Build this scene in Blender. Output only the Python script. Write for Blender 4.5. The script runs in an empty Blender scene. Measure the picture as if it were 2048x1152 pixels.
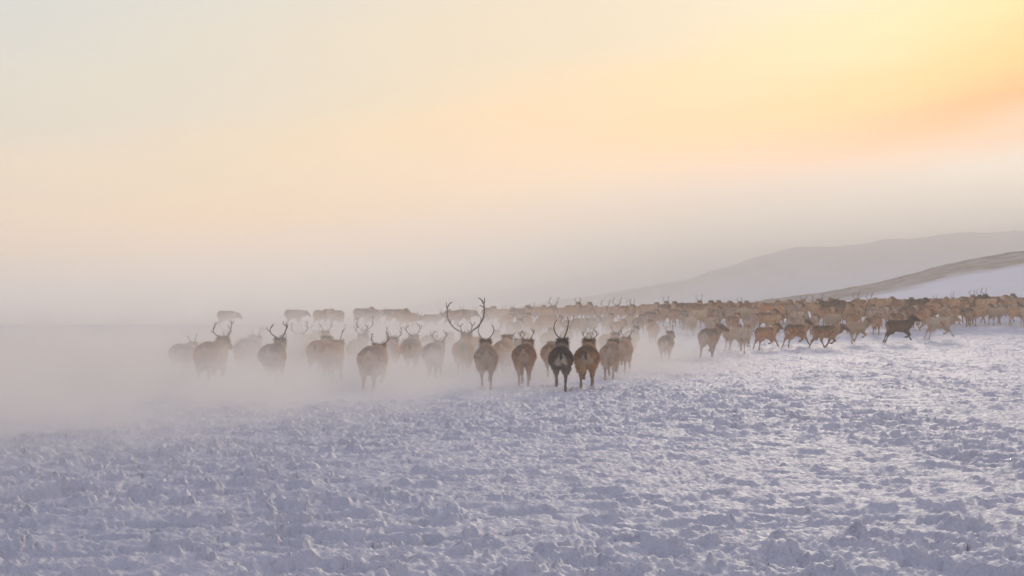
import bpy, math, random
import numpy as np
from mathutils import Vector, Matrix

random.seed(7)
RNG = np.random.default_rng(11)
S = bpy.context.scene
COL = S.collection
R = math.radians
F_PX = 3500.0          # focal length in pixels of the 2048-wide photograph
CAM_H = 1.51
HOR = 646.0

# ------------------------------------------------------------------ camera
cam = bpy.data.cameras.new("camera")
cam.sensor_width = 36.0
cam.lens = F_PX / 2048 * 36.0
cam.clip_start = 0.1
cam.clip_end = 6000.0
cam_ob = bpy.data.objects.new("camera", cam)
COL.objects.link(cam_ob)
cam_ob.location = (0, 0, CAM_H)
cam_ob.rotation_euler = (R(90) + math.atan((HOR - 576) / F_PX), 0, 0)
S.camera = cam_ob

# ------------------------------------------------------------------ render settings
S.view_settings.view_transform = 'Standard'
S.view_settings.look = 'None'
S.view_settings.gamma = 1.0
S.view_settings.exposure = 0.32
S.cycles.volume_bounces = 3
S.cycles.max_bounces = 8
S.cycles.diffuse_bounces = 3
S.cycles.volume_step_rate = 1.0
S.cycles.volume_max_steps = 160
S.cycles.use_denoising = True
S.cycles.sample_clamp_indirect = 6.0

SUN_EL, SUN_AZ = 11.5, 11.3      # degrees; azimuth measured from +Y towards +X


def srgb(r, g, b):
    f = lambda c: (c / 255 / 12.92) if c / 255 <= 0.04045 else ((c / 255 + 0.055) / 1.055) ** 2.4
    return (f(r), f(g), f(b), 1.0)


class NT:
    """Small helper that writes shader node graphs."""
    def __init__(self, tree):
        self.t = tree
        tree.nodes.clear()

    def n(self, typ, **kw):
        nd = self.t.nodes.new(typ)
        for k, v in kw.items():
            setattr(nd, k, v)
        return nd

    def l(self, a, b):
        self.t.links.new(a, b)

    def m(self, op, a, b=None, c=None, clamp=False):
        nd = self.n('ShaderNodeMath', operation=op, use_clamp=clamp)
        for i, v in enumerate((a, b, c)):
            if v is None:
                continue
            if isinstance(v, (int, float)):
                nd.inputs[i].default_value = v
            else:
                self.l(v, nd.inputs[i])
        return nd.outputs[0]

    def smooth(self, v, lo, hi, a=0.0, b=1.0):
        nd = self.n('ShaderNodeMapRange', interpolation_type='SMOOTHSTEP')
        self.l(v, nd.inputs[0])
        for i, x in zip((1, 2, 3, 4), (lo, hi, a, b)):
            if isinstance(x, (int, float)):
                nd.inputs[i].default_value = x
            else:
                self.l(x, nd.inputs[i])
        return nd.outputs[0]

    def ramp(self, fac, stops, interp='EASE'):
        nd = self.n('ShaderNodeValToRGB')
        cr = nd.color_ramp
        cr.interpolation = interp
        while len(cr.elements) > 1:
            cr.elements.remove(cr.elements[-1])
        cr.elements[0].position = stops[0][0]
        cr.elements[0].color = stops[0][1]
        for p, c in stops[1:]:
            e = cr.elements.new(p)
            e.color = c
        self.l(fac, nd.inputs[0])
        return nd.outputs[0]

    def mix(self, fac, a, b, blend='MIX'):
        nd = self.n('ShaderNodeMix', data_type='RGBA', blend_type=blend)
        if isinstance(fac, (int, float)):
            nd.inputs[0].default_value = fac
        else:
            self.l(fac, nd.inputs[0])
        for sock, v in ((nd.inputs[6], a), (nd.inputs[7], b)):
            if isinstance(v, tuple):
                sock.default_value = v
            else:
                self.l(v, sock)
        return nd.outputs[2]

    def noise(self, vec, scale, detail=4.0, rough=0.5, dist=0.0):
        nd = self.n('ShaderNodeTexNoise')
        nd.inputs['Scale'].default_value = scale
        nd.inputs['Detail'].default_value = detail
        nd.inputs['Roughness'].default_value = rough
        nd.inputs['Distortion'].default_value = dist
        if vec is not None:
            self.l(vec, nd.inputs['Vector'])
        return nd.outputs[0]


# ------------------------------------------------------------------ world: hazy low-sun sky
world = bpy.data.worlds.new("World")
S.world = world
world.use_nodes = True
w = NT(world.node_tree)
geo = w.n('ShaderNodeTexCoord')
sep = w.n('ShaderNodeSeparateXYZ')
w.l(geo.outputs['Generated'], sep.inputs[0])
X_, Y_, Z_ = sep.outputs
elev = w.m('MULTIPLY', w.m('ARCSINE', Z_), 180 / math.pi)          # degrees above the horizon
azim = w.m('MULTIPLY', w.m('ARCTAN2', X_, Y_), 180 / math.pi)      # degrees right of straight ahead
azc = w.m('MINIMUM', w.m('MAXIMUM', azim, -24.0), 24.0)
# the cloud veil and its colour bands rise towards the sun side
tilt = w.m('ADD', w.m('MULTIPLY', w.m('ADD', azc, 16.0), 0.075),
           w.m('MULTIPLY', w.m('POWER', w.m('MAXIMUM', w.m('ADD', azc, 16.0), 0.0), 2.0), 0.0026))
t0 = w.m('SUBTRACT', elev, tilt)
wob = w.n('ShaderNodeMapping')
wob.inputs['Scale'].default_value = (2.0, 2.0, 14.0)
w.l(geo.outputs['Generated'], wob.inputs[0])
wn = w.noise(wob.outputs[0], 1.6, 6.0, 0.55)
t1 = w.m('ADD', t0, w.m('MULTIPLY', w.m('SUBTRACT', wn, 0.5), 3.2))
t = w.m('DIVIDE', w.m('ADD', t1, 3.0), 23.0, clamp=True)           # -3..20 degrees -> 0..1
P = lambda deg: (deg + 3.0) / 23.0
left = w.ramp(t, [(P(-2), srgb(224, 212, 198)), (P(0.6), srgb(236, 214, 190)), (P(2.4), srgb(244, 210, 170)),
                  (P(4.5), srgb(232, 210, 178)), (P(7), srgb(214, 207, 190)), (P(10), srgb(204, 205, 198)), (P(14), srgb(182, 182, 186)), (P(20), srgb(150, 151, 168))])
mid = w.ramp(t, [(P(-2), srgb(228, 216, 202)), (P(0.0), srgb(238, 218, 198)), (P(1.2), srgb(255, 206, 166)),
                 (P(2.6), srgb(255, 206, 150)), (P(4.6), srgb(242, 208, 162)), (P(7.5), srgb(224, 208, 180)), (P(11), srgb(216, 208, 194)), (P(14), srgb(192, 190, 190)), (P(20), srgb(152, 153, 170))])
right = w.ramp(t, [(P(-2), srgb(228, 218, 204)), (P(-0.2), srgb(232, 218, 200)), (P(0.8), srgb(238, 190, 152)),
                   (P(1.8), srgb(255, 166, 84)), (P(3.2), srgb(255, 194, 98)), (P(5.0), srgb(246, 214, 140)), (P(7.5), srgb(232, 214, 172)), (P(11), srgb(224, 214, 196)), (P(14), srgb(200, 196, 188)), (P(20), srgb(154, 155, 170))])
f1 = w.smooth(azim, -17.0, 1.0)
f2 = w.smooth(azim, 1.0, 18.0)
c = w.mix(f2, w.mix(f1, left, mid), right)
# away from the sun the warm bands die out
cosaz = w.m('COSINE', w.m('MULTIPLY', w.m('SUBTRACT', azim, SUN_AZ), math.pi / 180))
back = w.smooth(cosaz, 0.2, 0.75)
cold = w.ramp(t, [(P(-2), srgb(158, 148, 148)), (P(3), srgb(168, 158, 156)), (P(8), srgb(160, 156, 162)), (P(20), srgb(144, 146, 172))])
c = w.mix(back, cold, c)
# soft glow round the veiled sun
sd = Vector((math.sin(R(SUN_AZ)) * math.cos(R(SUN_EL)), math.cos(R(SUN_AZ)) * math.cos(R(SUN_EL)), math.sin(R(SUN_EL))))
dotn = w.n('ShaderNodeVectorMath', operation='DOT_PRODUCT')
w.l(geo.outputs['Generated'], dotn.inputs[0])
dotn.inputs[1].default_value = sd
ang = w.m('MULTIPLY', w.m('ARCCOSINE', w.m('MINIMUM', dotn.outputs['Value'], 1.0)), 180 / math.pi)
glow = w.m('POWER', 2.718, w.m('MULTIPLY', w.m('POWER', w.m('DIVIDE', ang, 5.0), 2.0), -1.0))
c = w.mix(w.m('MULTIPLY', glow, 0.22), c, srgb(255, 248, 224))
bgv = w.n('ShaderNodeBackground')
w.l(c, bgv.inputs[0])
bgv.inputs[1].default_value = 1.0
sky = w.n('ShaderNodeTexSky', sky_type='NISHITA', sun_disc=False)
sky.sun_elevation = R(SUN_EL)
sky.sun_rotation = R(SUN_AZ)
sky.air_density = 1.4
sky.dust_density = 2.0
bgs = w.n('ShaderNodeBackground')
w.l(sky.outputs[0], bgs.inputs[0])
bgs.inputs[1].default_value = 0.05
mxs = w.n('ShaderNodeMixShader')
mxs.inputs[0].default_value = 0.96
w.l(bgs.outputs[0], mxs.inputs[1])
w.l(bgv.outputs[0], mxs.inputs[2])
wo = w.n('ShaderNodeOutputWorld')
w.l(mxs.outputs[0], wo.inputs[0])

# ------------------------------------------------------------------ sun
sun = bpy.data.lights.new("sun", 'SUN')
sun.energy = 1.2
sun.angle = R(10)
sun.color = (1.0, 0.87, 0.70)
sun_ob = bpy.data.objects.new("sun", sun)
COL.objects.link(sun_ob)
sun_ob.rotation_euler = (-sd).to_track_quat('-Z', 'Y').to_euler()


# ------------------------------------------------------------------ numpy noise
_TAB = np.random.default_rng(3).random((512, 512)).astype(np.float32)


def vnoise(x, y, seed=0):
    x = x + seed * 17.31
    y = y + seed * 9.77
    xi = np.floor(x).astype(np.int64)
    yi = np.floor(y).astype(np.int64)
    fx = (x - xi).astype(np.float32)
    fy = (y - yi).astype(np.float32)
    fx = fx * fx * fx * (fx * (fx * 6 - 15) + 10)
    fy = fy * fy * fy * (fy * (fy * 6 - 15) + 10)
    a = _TAB[xi & 511, yi & 511]
    b = _TAB[(xi + 1) & 511, yi & 511]
    c_ = _TAB[xi & 511, (yi + 1) & 511]
    d = _TAB[(xi + 1) & 511, (yi + 1) & 511]
    return (a * (1 - fx) + b * fx) * (1 - fy) + (c_ * (1 - fx) + d * fx) * fy


def fbm(x, y, octaves=4, seed=0, gain=0.5):
    s = 0.0
    a = 1.0
    tot = 0.0
    for o in range(octaves):
        s = s + a * vnoise(x * 2.03 ** o, y * 2.03 ** o, seed + o * 3)
        tot += a
        a *= gain
    return s / tot


def smst(v, lo, hi):
    q = np.clip((v - lo) / (hi - lo), 0, 1)
    return q * q * (3 - 2 * q)


def terrain(X, Y):
    """Large shape of the snow field: flat near the camera, rising to a crest 100 m ahead, higher towards the right."""
    X = np.asarray(X, dtype=float)
    Y = np.asarray(Y, dtype=float)
    s = np.clip((Y - 38.0) / 62.0, 0, 1)
    h = 1.40 + 0.022 * np.clip(X, 0, 70)
    z = h * s ** 3
    q = np.clip(Y - 100.0, 0, None)
    fall = np.where(q < 12, q * q * 0.002, 0.288 + (q - 12) * 0.045)
    z = z - np.minimum(fall, 6.5)
    return z


def cells(x, y, size, seed):
    """Scattered dents: for each point the (squared) distance to jittered cell centres with a random weight."""
    gx = x / size
    gy = y / size
    ix = np.floor(gx).astype(np.int64)
    iy = np.floor(gy).astype(np.int64)
    out = np.zeros(x.shape, dtype=np.float32)
    for dx in (-1, 0, 1):
        for dy in (-1, 0, 1):
            cx = ix + dx
            cy = iy + dy
            a = _TAB[(cx + seed * 31) & 511, (cy + seed * 57) & 511]
            b = _TAB[(cx + 91 + seed * 7) & 511, (cy + 13) & 511]
            r = _TAB[(cx + 211) & 511, (cy + 77 + seed * 5) & 511]
            wgt = _TAB[(cx + 331) & 511, (cy + 179 + seed * 3) & 511]
            rad = 0.28 + 0.30 * r
            d2 = ((gx - cx - a) ** 2 + (gy - cy - b) ** 2) / (rad * rad)
            out = out + np.where(wgt > 0.45, (wgt - 0.25), 0.0) * np.exp(-d2 * d2 * 1.2)
    return out


def trampled(x, y):
    """Hoof-churned crust: dents with raised lips, loose clods, drift ripples."""
    wx = x + 0.22 * (fbm(x * 3.1, y * 3.1, 2, 5) - 0.5)
    wy = y + 0.22 * (fbm(x * 3.1, y * 3.1, 2, 9) - 0.5)
    mask = smst(fbm(x * 0.34 + y * 0.02, y * 0.10, 4, 21), 0.36, 0.60)
    mask = 0.55 + 0.45 * mask
    r1 = fbm(x * 7.0, y * 7.0, 3, 30) - 0.5
    r2 = np.abs(fbm(x * 11.0, y * 14.0, 2, 33) - 0.5)
    r3 = fbm(x * 19.0, y * 15.0, 2, 37) - 0.5
    dents = cells(wx, wy, 0.47, 1)
    clods = smst(cells(wx + 0.31, wy, 0.36, 4) + 0.9 * r1, 0.34, 0.54)
    small = np.clip(cells(wx, wy, 0.19, 8) - 0.2, 0, 1)
    dents = smst(dents + 0.9 * r1, 0.24, 0.50)
    big = smst(cells(wx + 0.1, wy, 0.78, 17) + 1.1 * r1, 0.34, 0.56)
    drift = fbm(x * 0.5, y * 1.3, 3, 40) - 0.5
    z = mask * (-0.095 * big * (0.6 + 1.2 * r3) - 0.085 * dents + 0.045 * clods * (1 + 1.0 * r1) - 0.045 * small + 0.08 * r1 * (0.6 + dents) + 0.03 * r3)
    return z + 0.07 * drift - 0.05 * r2 * (0.4 + mask) + 0.012 * r1


# ------------------------------------------------------------------ materials
def new_mat(name):
    m_ = bpy.data.materials.new(name)
    m_.use_nodes = True
    return m_, NT(m_.node_tree)


def snow_material():
    m_, g = new_mat("trampled_snow")
    tc = g.n('ShaderNodeNewGeometry')
    n1 = g.noise(tc.outputs['Position'], 0.35, 4.0)
    n2 = g.noise(tc.outputs['Position'], 9.0, 6.0, 0.6)
    n3 = g.noise(tc.outputs['Position'], 40.0, 4.0, 0.65)
    col = g.mix(g.smooth(n1, 0.35, 0.65), (0.78, 0.78, 0.81, 1), (0.84, 0.83, 0.85, 1))
    b1 = g.n('ShaderNodeBump')
    b1.inputs['Strength'].default_value = 0.8
    b1.inputs['Distance'].default_value = 0.09
    g.l(n2, b1.inputs['Height'])
    b2 = g.n('ShaderNodeBump')
    b2.inputs['Strength'].default_value = 0.6
    b2.inputs['Distance'].default_value = 0.012
    g.l(n3, b2.inputs['Height'])
    g.l(b1.outputs[0], b2.inputs['Normal'])
    p = g.n('ShaderNodeBsdfPrincipled')
    g.l(col, p.inputs['Base Color'])
    g.l(b2.outputs[0], p.inputs['Normal'])
    p.inputs['Roughness'].default_value = 0.6
    p.inputs['Specular IOR Level'].default_value = 0.1
    o = g.n('ShaderNodeOutputMaterial')
    g.l(p.outputs[0], o.inputs[0])
    return m_


M_SNOW = snow_material()


def make_mesh(name, verts, quads, mat, smooth=True, attrs=None):
    me = bpy.data.meshes.new(name)
    verts = np.ascontiguousarray(verts, dtype=np.float32)
    quads = np.ascontiguousarray(quads, dtype=np.int32)
    k = quads.shape[1]
    me.vertices.add(len(verts))
    me.vertices.foreach_set("co", verts.ravel())
    me.loops.add(quads.size)
    me.loops.foreach_set("vertex_index", quads.ravel())
    me.polygons.add(len(quads))
    me.polygons.foreach_set("loop_start", np.arange(0, quads.size, k, dtype=np.int32))
    me.polygons.foreach_set("use_smooth", np.full(len(quads), smooth))
    me.update(calc_edges=True)
    me.validate()
    if attrs:
        for an, (typ, data) in attrs.items():
            a = me.attributes.new(an, typ, 'POINT')
            a.data.foreach_set("color" if typ == 'FLOAT_COLOR' else "value", np.ascontiguousarray(data, dtype=np.float32).ravel())
    if mat:
        me.materials.append(mat)
    return me


def link(name, me, parent=None, **props):
    o = bpy.data.objects.new(name, me)
    COL.objects.link(o)
    if parent:
        o.parent = parent
    for k, v in props.items():
        o[k] = v
    return o


# ------------------------------------------------------------------ ground sheet (polar grid round the photographer)
def ground():
    a_dense = np.arange(-21.0, 21.001, 0.045)
    a_out = []
    a = 21.0
    step = 0.08
    while a + step < 180:
        a += step
        a_out.append(a)
        step = min(step * 1.12, 4.0)
    a_out = np.array(a_out)
    ang_ = np.concatenate([-a_out[::-1], a_dense, a_out])
    r1 = 5.0 * np.exp(np.arange(0, math.log(112 / 5.0), 0.0042))
    r0 = np.linspace(0.3, 4.95, 40)
    r2 = 112 * np.exp(np.arange(0.01, math.log(1700 / 112), 0.04))
    rr = np.concatenate([r0, r1, r2])
    A, Q = np.meshgrid(np.radians(ang_), rr)
    X = np.sin(A) * Q
    Y = np.cos(A) * Q
    Z = terrain(X, Y)
    fade = 1 - smst(Q, 120, 300)
    ok = np.abs(np.degrees(A)) < 60
    Z = Z + np.where(ok, trampled(X, Y), 0.05 * (fbm(X, Y, 2) - 0.5)) * fade
    verts = np.stack([X, Y, Z], -1).reshape(-1, 3)
    nr, na = X.shape
    i = np.arange(nr - 1)[:, None] * na + np.arange(na)[None, :]
    j = (np.arange(na) + 1) % na
    i2 = np.arange(nr - 1)[:, None] * na + j[None, :]
    quads = np.stack([i, i2, i2 + na, i + na], -1).reshape(-1, 4)
    # winding so normals face up
    quads = quads[:, ::-1]
    me = make_mesh("snow_field", verts, quads, M_SNOW)
    o = link("ground", me, kind="structure", label="trampled snow field covered with hoof dents and loose clods")
    return o


ground()


# ------------------------------------------------------------------ far hills
def hill_material(name, dark, lo, hi):
    m_, g = new_mat(name)
    at = g.n('ShaderNodeAttribute', attribute_name='upslope')
    gp = g.n('ShaderNodeNewGeometry')
    mp = g.n('ShaderNodeMapping')
    mp.inputs['Scale'].default_value = (0.07, 0.05, 0.22)
    g.l(gp.outputs['Position'], mp.inputs[0])
    n1 = g.noise(mp.outputs[0], 1.0, 6.0, 0.6)
    n2 = g.noise(gp.outputs['Position'], 0.35, 5.0, 0.7)
    v = g.m('ADD', at.outputs['Fac'], g.m('MULTIPLY', g.m('SUBTRACT', n1, 0.5), 0.22))
    cover = g.smooth(v, lo, hi)
    sp = g.smooth(n2, 0.36, 0.60)
    cover = g.m('MULTIPLY', cover, g.m('ADD', g.m('MULTIPLY', sp, 0.3), 0.7))
    streak = g.m('MULTIPLY', g.smooth(n1, 0.62, 0.8), 0.12)
    cover = g.m('MAXIMUM', cover, streak)
    col = g.mix(cover, (0.82, 0.82, 0.85, 1), dark)
    p = g.n('ShaderNodeBsdfPrincipled')
    g.l(col, p.inputs['Base Color'])
    p.inputs['Roughness'].default_value = 0.9
    p.inputs['Specular IOR Level'].default_value = 0.1
    o = g.n('ShaderNodeOutputMaterial')
    g.l(p.outputs[0], o.inputs[0])
    return m_


def hill(label, pts, D, D0, D1, z0, mat, seed, amp, shape=1.3):
    xs = np.array([p_[0] for p_ in pts], float)
    ys = np.array([p_[1] for p_ in pts], float)
    u = np.linspace(xs[0], xs[-1], 420)
    ridge_y = np.interp(u, xs, ys)
    kern = np.hanning(31)
    kern /= kern.sum()
    pad = np.pad(ridge_y, 15, mode='edge')
    ridge_y = np.convolve(pad, kern, 'valid')
    k = (u - 1024) / F_PX
    zr = CAM_H + (HOR - ridge_y) / F_PX * D
    tt = np.concatenate([np.linspace(0, 1, 90), 1 + np.linspace(0.03, 1, 25)])
    U, T = np.meshgrid(k, tt)
    ZR = np.broadcast_to(zr, U.shape)
    dist = np.where(T <= 1, D0 + (D - D0) * T, D + (D1 - D) * (T - 1))
    prof = np.where(T <= 1, np.clip(T, 0, 1) ** shape, 1 - 0.75 * smst(T, 1.0, 2.0))
    Z = z0 + (ZR - z0) * prof
    X = U * dist
    Y = dist
    Z = Z + amp * (fbm(X * 0.05, Y * 0.05, 5, seed) - 0.5) * np.clip(T, 0, 1) + 0.25 * amp * (fbm(X * 0.6, Y * 0.6, 3, seed + 2) - 0.5) * smst(T, .3, 1)
    verts = np.stack([X, Y, Z], -1).reshape(-1, 3)
    nr, na = X.shape
    i = (np.arange(nr - 1)[:, None] * na + np.arange(na - 1)[None, :])
    quads = np.stack([i, i + 1, i + 1 + na, i + na], -1).reshape(-1, 4)
    me = make_mesh("hillside", verts, quads, mat, attrs={'upslope': ('FLOAT', np.clip(T, 0, 2).reshape(-1))})
    return link("hill", me, kind="structure", label=label), (xs, ys)


M_H1 = hill_material("scrub_slope_near", (0.21, 0.14, 0.09, 1), 0.76, 0.86)
M_H2 = hill_material("scrub_slope_middle", (0.46, 0.38, 0.31, 1), 0.66, 1.0)
M_H3 = hill_material("scrub_slope_far", (0.30, 0.26, 0.23, 1), 0.60, 1.1)
hill("nearest low hill with a brown scrub band on its upper slope",
     [(1250, 640), (1500, 606), (1635, 587), (1780, 556), (1904, 520), (2048, 497), (2300, 462), (2700, 430), (3400, 420)],
     215, 118, 290, -1.2, M_H1, 50, 1.0, 1.15)
hill("middle snow hill with a greyish bare band rising to the right",
     [(900, 640), (1240, 584), (1357, 562), (1457, 530), (1573, 502), (1738, 480), (2048, 462), (2500, 430), (3300, 410)],
     330, 230, 375, -4.0, M_H2, 60, 2.0, 1.2)
hill("farthest faint hill fading into the haze",
     [(500, 654), (900, 602), (1100, 568), (1240, 540), (1407, 508), (1600, 482), (2048, 448), (2600, 430), (3300, 425)],
     470, 380, 560, -5.0, M_H3, 70, 3.0, 1.2)


# ------------------------------------------------------------------ reindeer: one continuous body from a blended distance field
def surface_nets(Fg, org, h):
    nx, ny, nz = Fg.shape
    ins = Fg < 0
    shape = (nx - 1, ny - 1, nz - 1)
    acc = np.zeros(shape + (3,), np.float32)
    cnt = np.zeros(shape, np.float32)
    corners = [(i, j, k) for i in (0, 1) for j in (0, 1) for k in (0, 1)]
    for a in corners:
        for ax in range(3):
            if a[ax] == 1:
                continue
            b = list(a)
            b[ax] = 1
            sa = tuple(slice(a[q], a[q] + shape[q]) for q in range(3))
            sb = tuple(slice(b[q], b[q] + shape[q]) for q in range(3))
            va, vb = Fg[sa], Fg[sb]
            cr = ins[sa] != ins[sb]
            tq = np.where(cr, va / np.where(cr, va - vb, 1), 0)
            for q in range(3):
                acc[..., q] += cr * (a[q] + (tq if q == ax else 0))
            cnt += cr
    act = cnt > 0
    idx = -np.ones(shape, np.int64)
    idx[act] = np.arange(act.sum())
    ii = np.argwhere(act)
    verts = (ii + acc[act] / cnt[act][:, None]) * h + org
    faces = []
    for ax in range(3):
        o1, o2 = [(1, 2), (2, 0), (0, 1)][ax]
        s0 = [slice(1, -1)] * 3
        s1 = [slice(1, -1)] * 3
        s0[ax] = slice(0, -1)
        s1[ax] = slice(1, None)
        A, B = ins[tuple(s0)], ins[tuple(s1)]
        e = np.argwhere(A != B)
        av = A[A != B]
        base = e.copy()
        for q in range(3):
            if q != ax:
                base[:, q] += 1
        def cell(d1, d2):
            c_ = base.copy()
            c_[:, o1] -= d1
            c_[:, o2] -= d2
            return idx[c_[:, 0], c_[:, 1], c_[:, 2]]
        q4 = np.stack([cell(1, 1), cell(0, 1), cell(0, 0), cell(1, 0)], -1)
        q4[~av] = q4[~av][:, ::-1]
        faces.append(q4)
    return verts, np.concatenate(faces)


HIND = {  # thigh, shank, cannon, pastern angles from straight down, positive forward
    'stand': (24, -34, 6, 30), 'push': (-4, -52, -26, -40), 'reach': (52, -2, 30, 45), 'lift': (48, -46, -20, -60), 'mid': (34, -24, 2, 10),
    'back': (10, -44, -10, -10)}
FORE = {
    'stand': (-24, 4, 0, 25), 'reach': (14, 42, 34, 40), 'push': (-38, -26, -30, -45), 'fold': (6, 44, -58, -90), 'mid': (-20, 14, -12, 0),
    'step': (-8, 22, 10, 20)}


def leg_points(root, lens, angs, x_out):
    pts = [np.array(root, float)]
    for i, (L, a) in enumerate(zip(lens, angs)):
        a = R(a)
        p_ = pts[-1] + np.array([x_out * (0.3 if i == 0 else -0.25 if i < 3 else 0), math.sin(a) * L, -math.cos(a) * L])
        pts.append(p_)
    return pts


def rot_about(p_, c_, yaw=0.0, pitch=0.0):
    m_ = Matrix.Rotation(R(yaw), 3, 'Z') @ Matrix.Rotation(R(pitch), 3, 'X')
    v = m_ @ Vector(np.asarray(p_, float) - np.asarray(c_, float))
    return np.array(v) + np.asarray(c_, float)


_geo = {}
_top = 1.045     # height of the croup of a full-size animal


def deer_geometry(pose, neck, turn, fine):
    """pose = (hind left, hind right, fore left, fore right); neck = pitch of the neck in degrees; turn = head yaw to the left."""
    key = (pose, neck, turn, fine)
    if key in _geo:
        return _geo[key]
    prim = []

    def cap(a, b, ra, rb, k=1.0):
        prim.append((np.array(a, float), np.array(b, float), ra, rb))
    # trunk: deep chest narrowing to the belly, full rump
    cap((0, -.44, .82), (0, -.10, .80), .235, .235)
    cap((.10, -.44, .74), (.11, .0, .73), .195, .195)
    cap((-.10, -.44, .74), (-.11, .0, .73), .195, .195)
    cap((0, -.10, .80), (0, .40, .82), .235, .225)
    cap((.09, .0, .74), (.075, .38, .74), .19, .17)
    cap((-.09, .0, .74), (-.075, .38, .74), .19, .17)
    cap((0, .05, .66), (0, .42, .64), .17, .17)
    cap((0, .32, .93), (0, .50, .92), .13, .11)           # withers
    cap((0, -.40, .92), (0, -.58, .86), .13, .11)         # croup
    cap((0, -.67, .90), (0, -.735, .80), .040, .028)      # tail
    # neck and head
    nb = np.array((0, .50, .86))
    jn = lambda p_: rot_about(rot_about(p_, nb, 0, neck), nb, turn * 0.45)
    c1 = jn((0, .52, .86))
    c2 = jn((0, .92, 1.12))
    cap(nb, jn((0, .78, 1.02)), .185, .135)
    cap(jn((0, .74, .99)), c2, .135, .100)
    cap(jn((0, .60, .74)), jn((0, .86, .93)), .10, .075)  # throat mane
    yaw_h = turn * 0.55
    hd = lambda p_: rot_about(np.array(c2) + np.asarray(p_, float), c2, turn, neck * 0.35)
    cap(hd((0, .0, .02)), hd((0, .13, -.01)), .095, .078)
    cap(hd((0, .12, -.02)), hd((0, .31, -.10)), .070, .048)
    cap(hd((0, .30, -.10)), hd((0, .345, -.125)), .050, .044)
    for s in (-1, 1):
        cap(hd((s * .070, -.02, .050)), hd((s * .115, -.05, .085)), .026, .030)
        cap(hd((s * .115, -.05, .085)), hd((s * .145, -.065, .125)), .028, .012)
    lows = []
    for s, hp, fp in ((-1, pose[0], pose[2]), (1, pose[1], pose[3])):
        pts = leg_points((s * .125, -.44, .74), (.25, .27, .32, .10), HIND[hp], s * .03)
        cap((s * .12, -.45, .80), pts[0], .175, .175)
        cap(pts[0], pts[1], .175, .120)
        cap(pts[1], pts[2], .108, .047)
        cap(pts[2], pts[3], .041, .027)
        cap(pts[3], pts[4], .029, .037)
        lows.append(pts[4][2] - .03)
        pts = leg_points((s * .125, .40, .72), (.20, .26, .22, .10), FORE[fp], s * .03)
        cap((s * .12, .40, .84), pts[0], .12, .13)
        cap(pts[0], pts[1], .125, .082)
        cap(pts[1], pts[2], .074, .045)
        cap(pts[2], pts[3], .042, .030)
        cap(pts[3], pts[4], .032, .040)
        lows.append(pts[4][2] - .03)
    low = min(lows)
    h = 0.022 if fine else 0.032
    lo = np.array((-.60, -1.05, low - .08))
    hi = np.array((.60, 1.45, 1.50))
    n = np.ceil((hi - lo) / h).astype(int) + 1
    gx, gy, gz = [lo[q] + np.arange(n[q]) * h for q in range(3)]
    acc = np.zeros(tuple(n), np.float32)
    kk = 0.022
    for a, b, ra, rb in prim:
        m_ = max(ra, rb) + 0.14
        sl = []
        for q, gg in zip(range(3), (gx, gy, gz)):
            l_ = max(int((min(a[q], b[q]) - m_ - lo[q]) / h), 0)
            r_ = min(int((max(a[q], b[q]) + m_ - lo[q]) / h) + 2, n[q])
            sl.append(slice(l_, r_))
        PX = gx[sl[0]][:, None, None]
        PY = gy[sl[1]][None, :, None]
        PZ = gz[sl[2]][None, None, :]
        ab = b - a
        L2 = max(float(ab @ ab), 1e-9)
        tq = np.clip(((PX - a[0]) * ab[0] + (PY - a[1]) * ab[1] + (PZ - a[2]) * ab[2]) / L2, 0, 1)
        d = np.sqrt((PX - a[0] - tq * ab[0]) ** 2 + (PY - a[1] - tq * ab[1]) ** 2 + (PZ - a[2] - tq * ab[2]) ** 2) - (ra + tq * (rb - ra))
        acc[tuple(sl)] += np.exp(-np.clip(d, -0.4, 0.4) / kk)
    Fg = -kk * np.log(acc + 1e-9)
    v, q = surface_nets(Fg, lo, h)
    v[:, 2] -= low
    croup = v[(v[:, 1] < -.3) & (v[:, 1] > -.6), 2].max()
    fs = _top / croup
    fs = np.array((fs, fs * .93, fs))
    v = v * fs
    head = dict(base=[(np.array(hd((s * .045, .01, .085))) - np.array((0, 0, low))) * fs for s in (-1, 1)], yaw=turn, pitch=neck * 0.35, fs=fs)
    c2z = (np.array(c2) - np.array((0, 0, low))) * fs
    _geo[key] = (v, q, head, c2z, low)
    return _geo[key]


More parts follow.
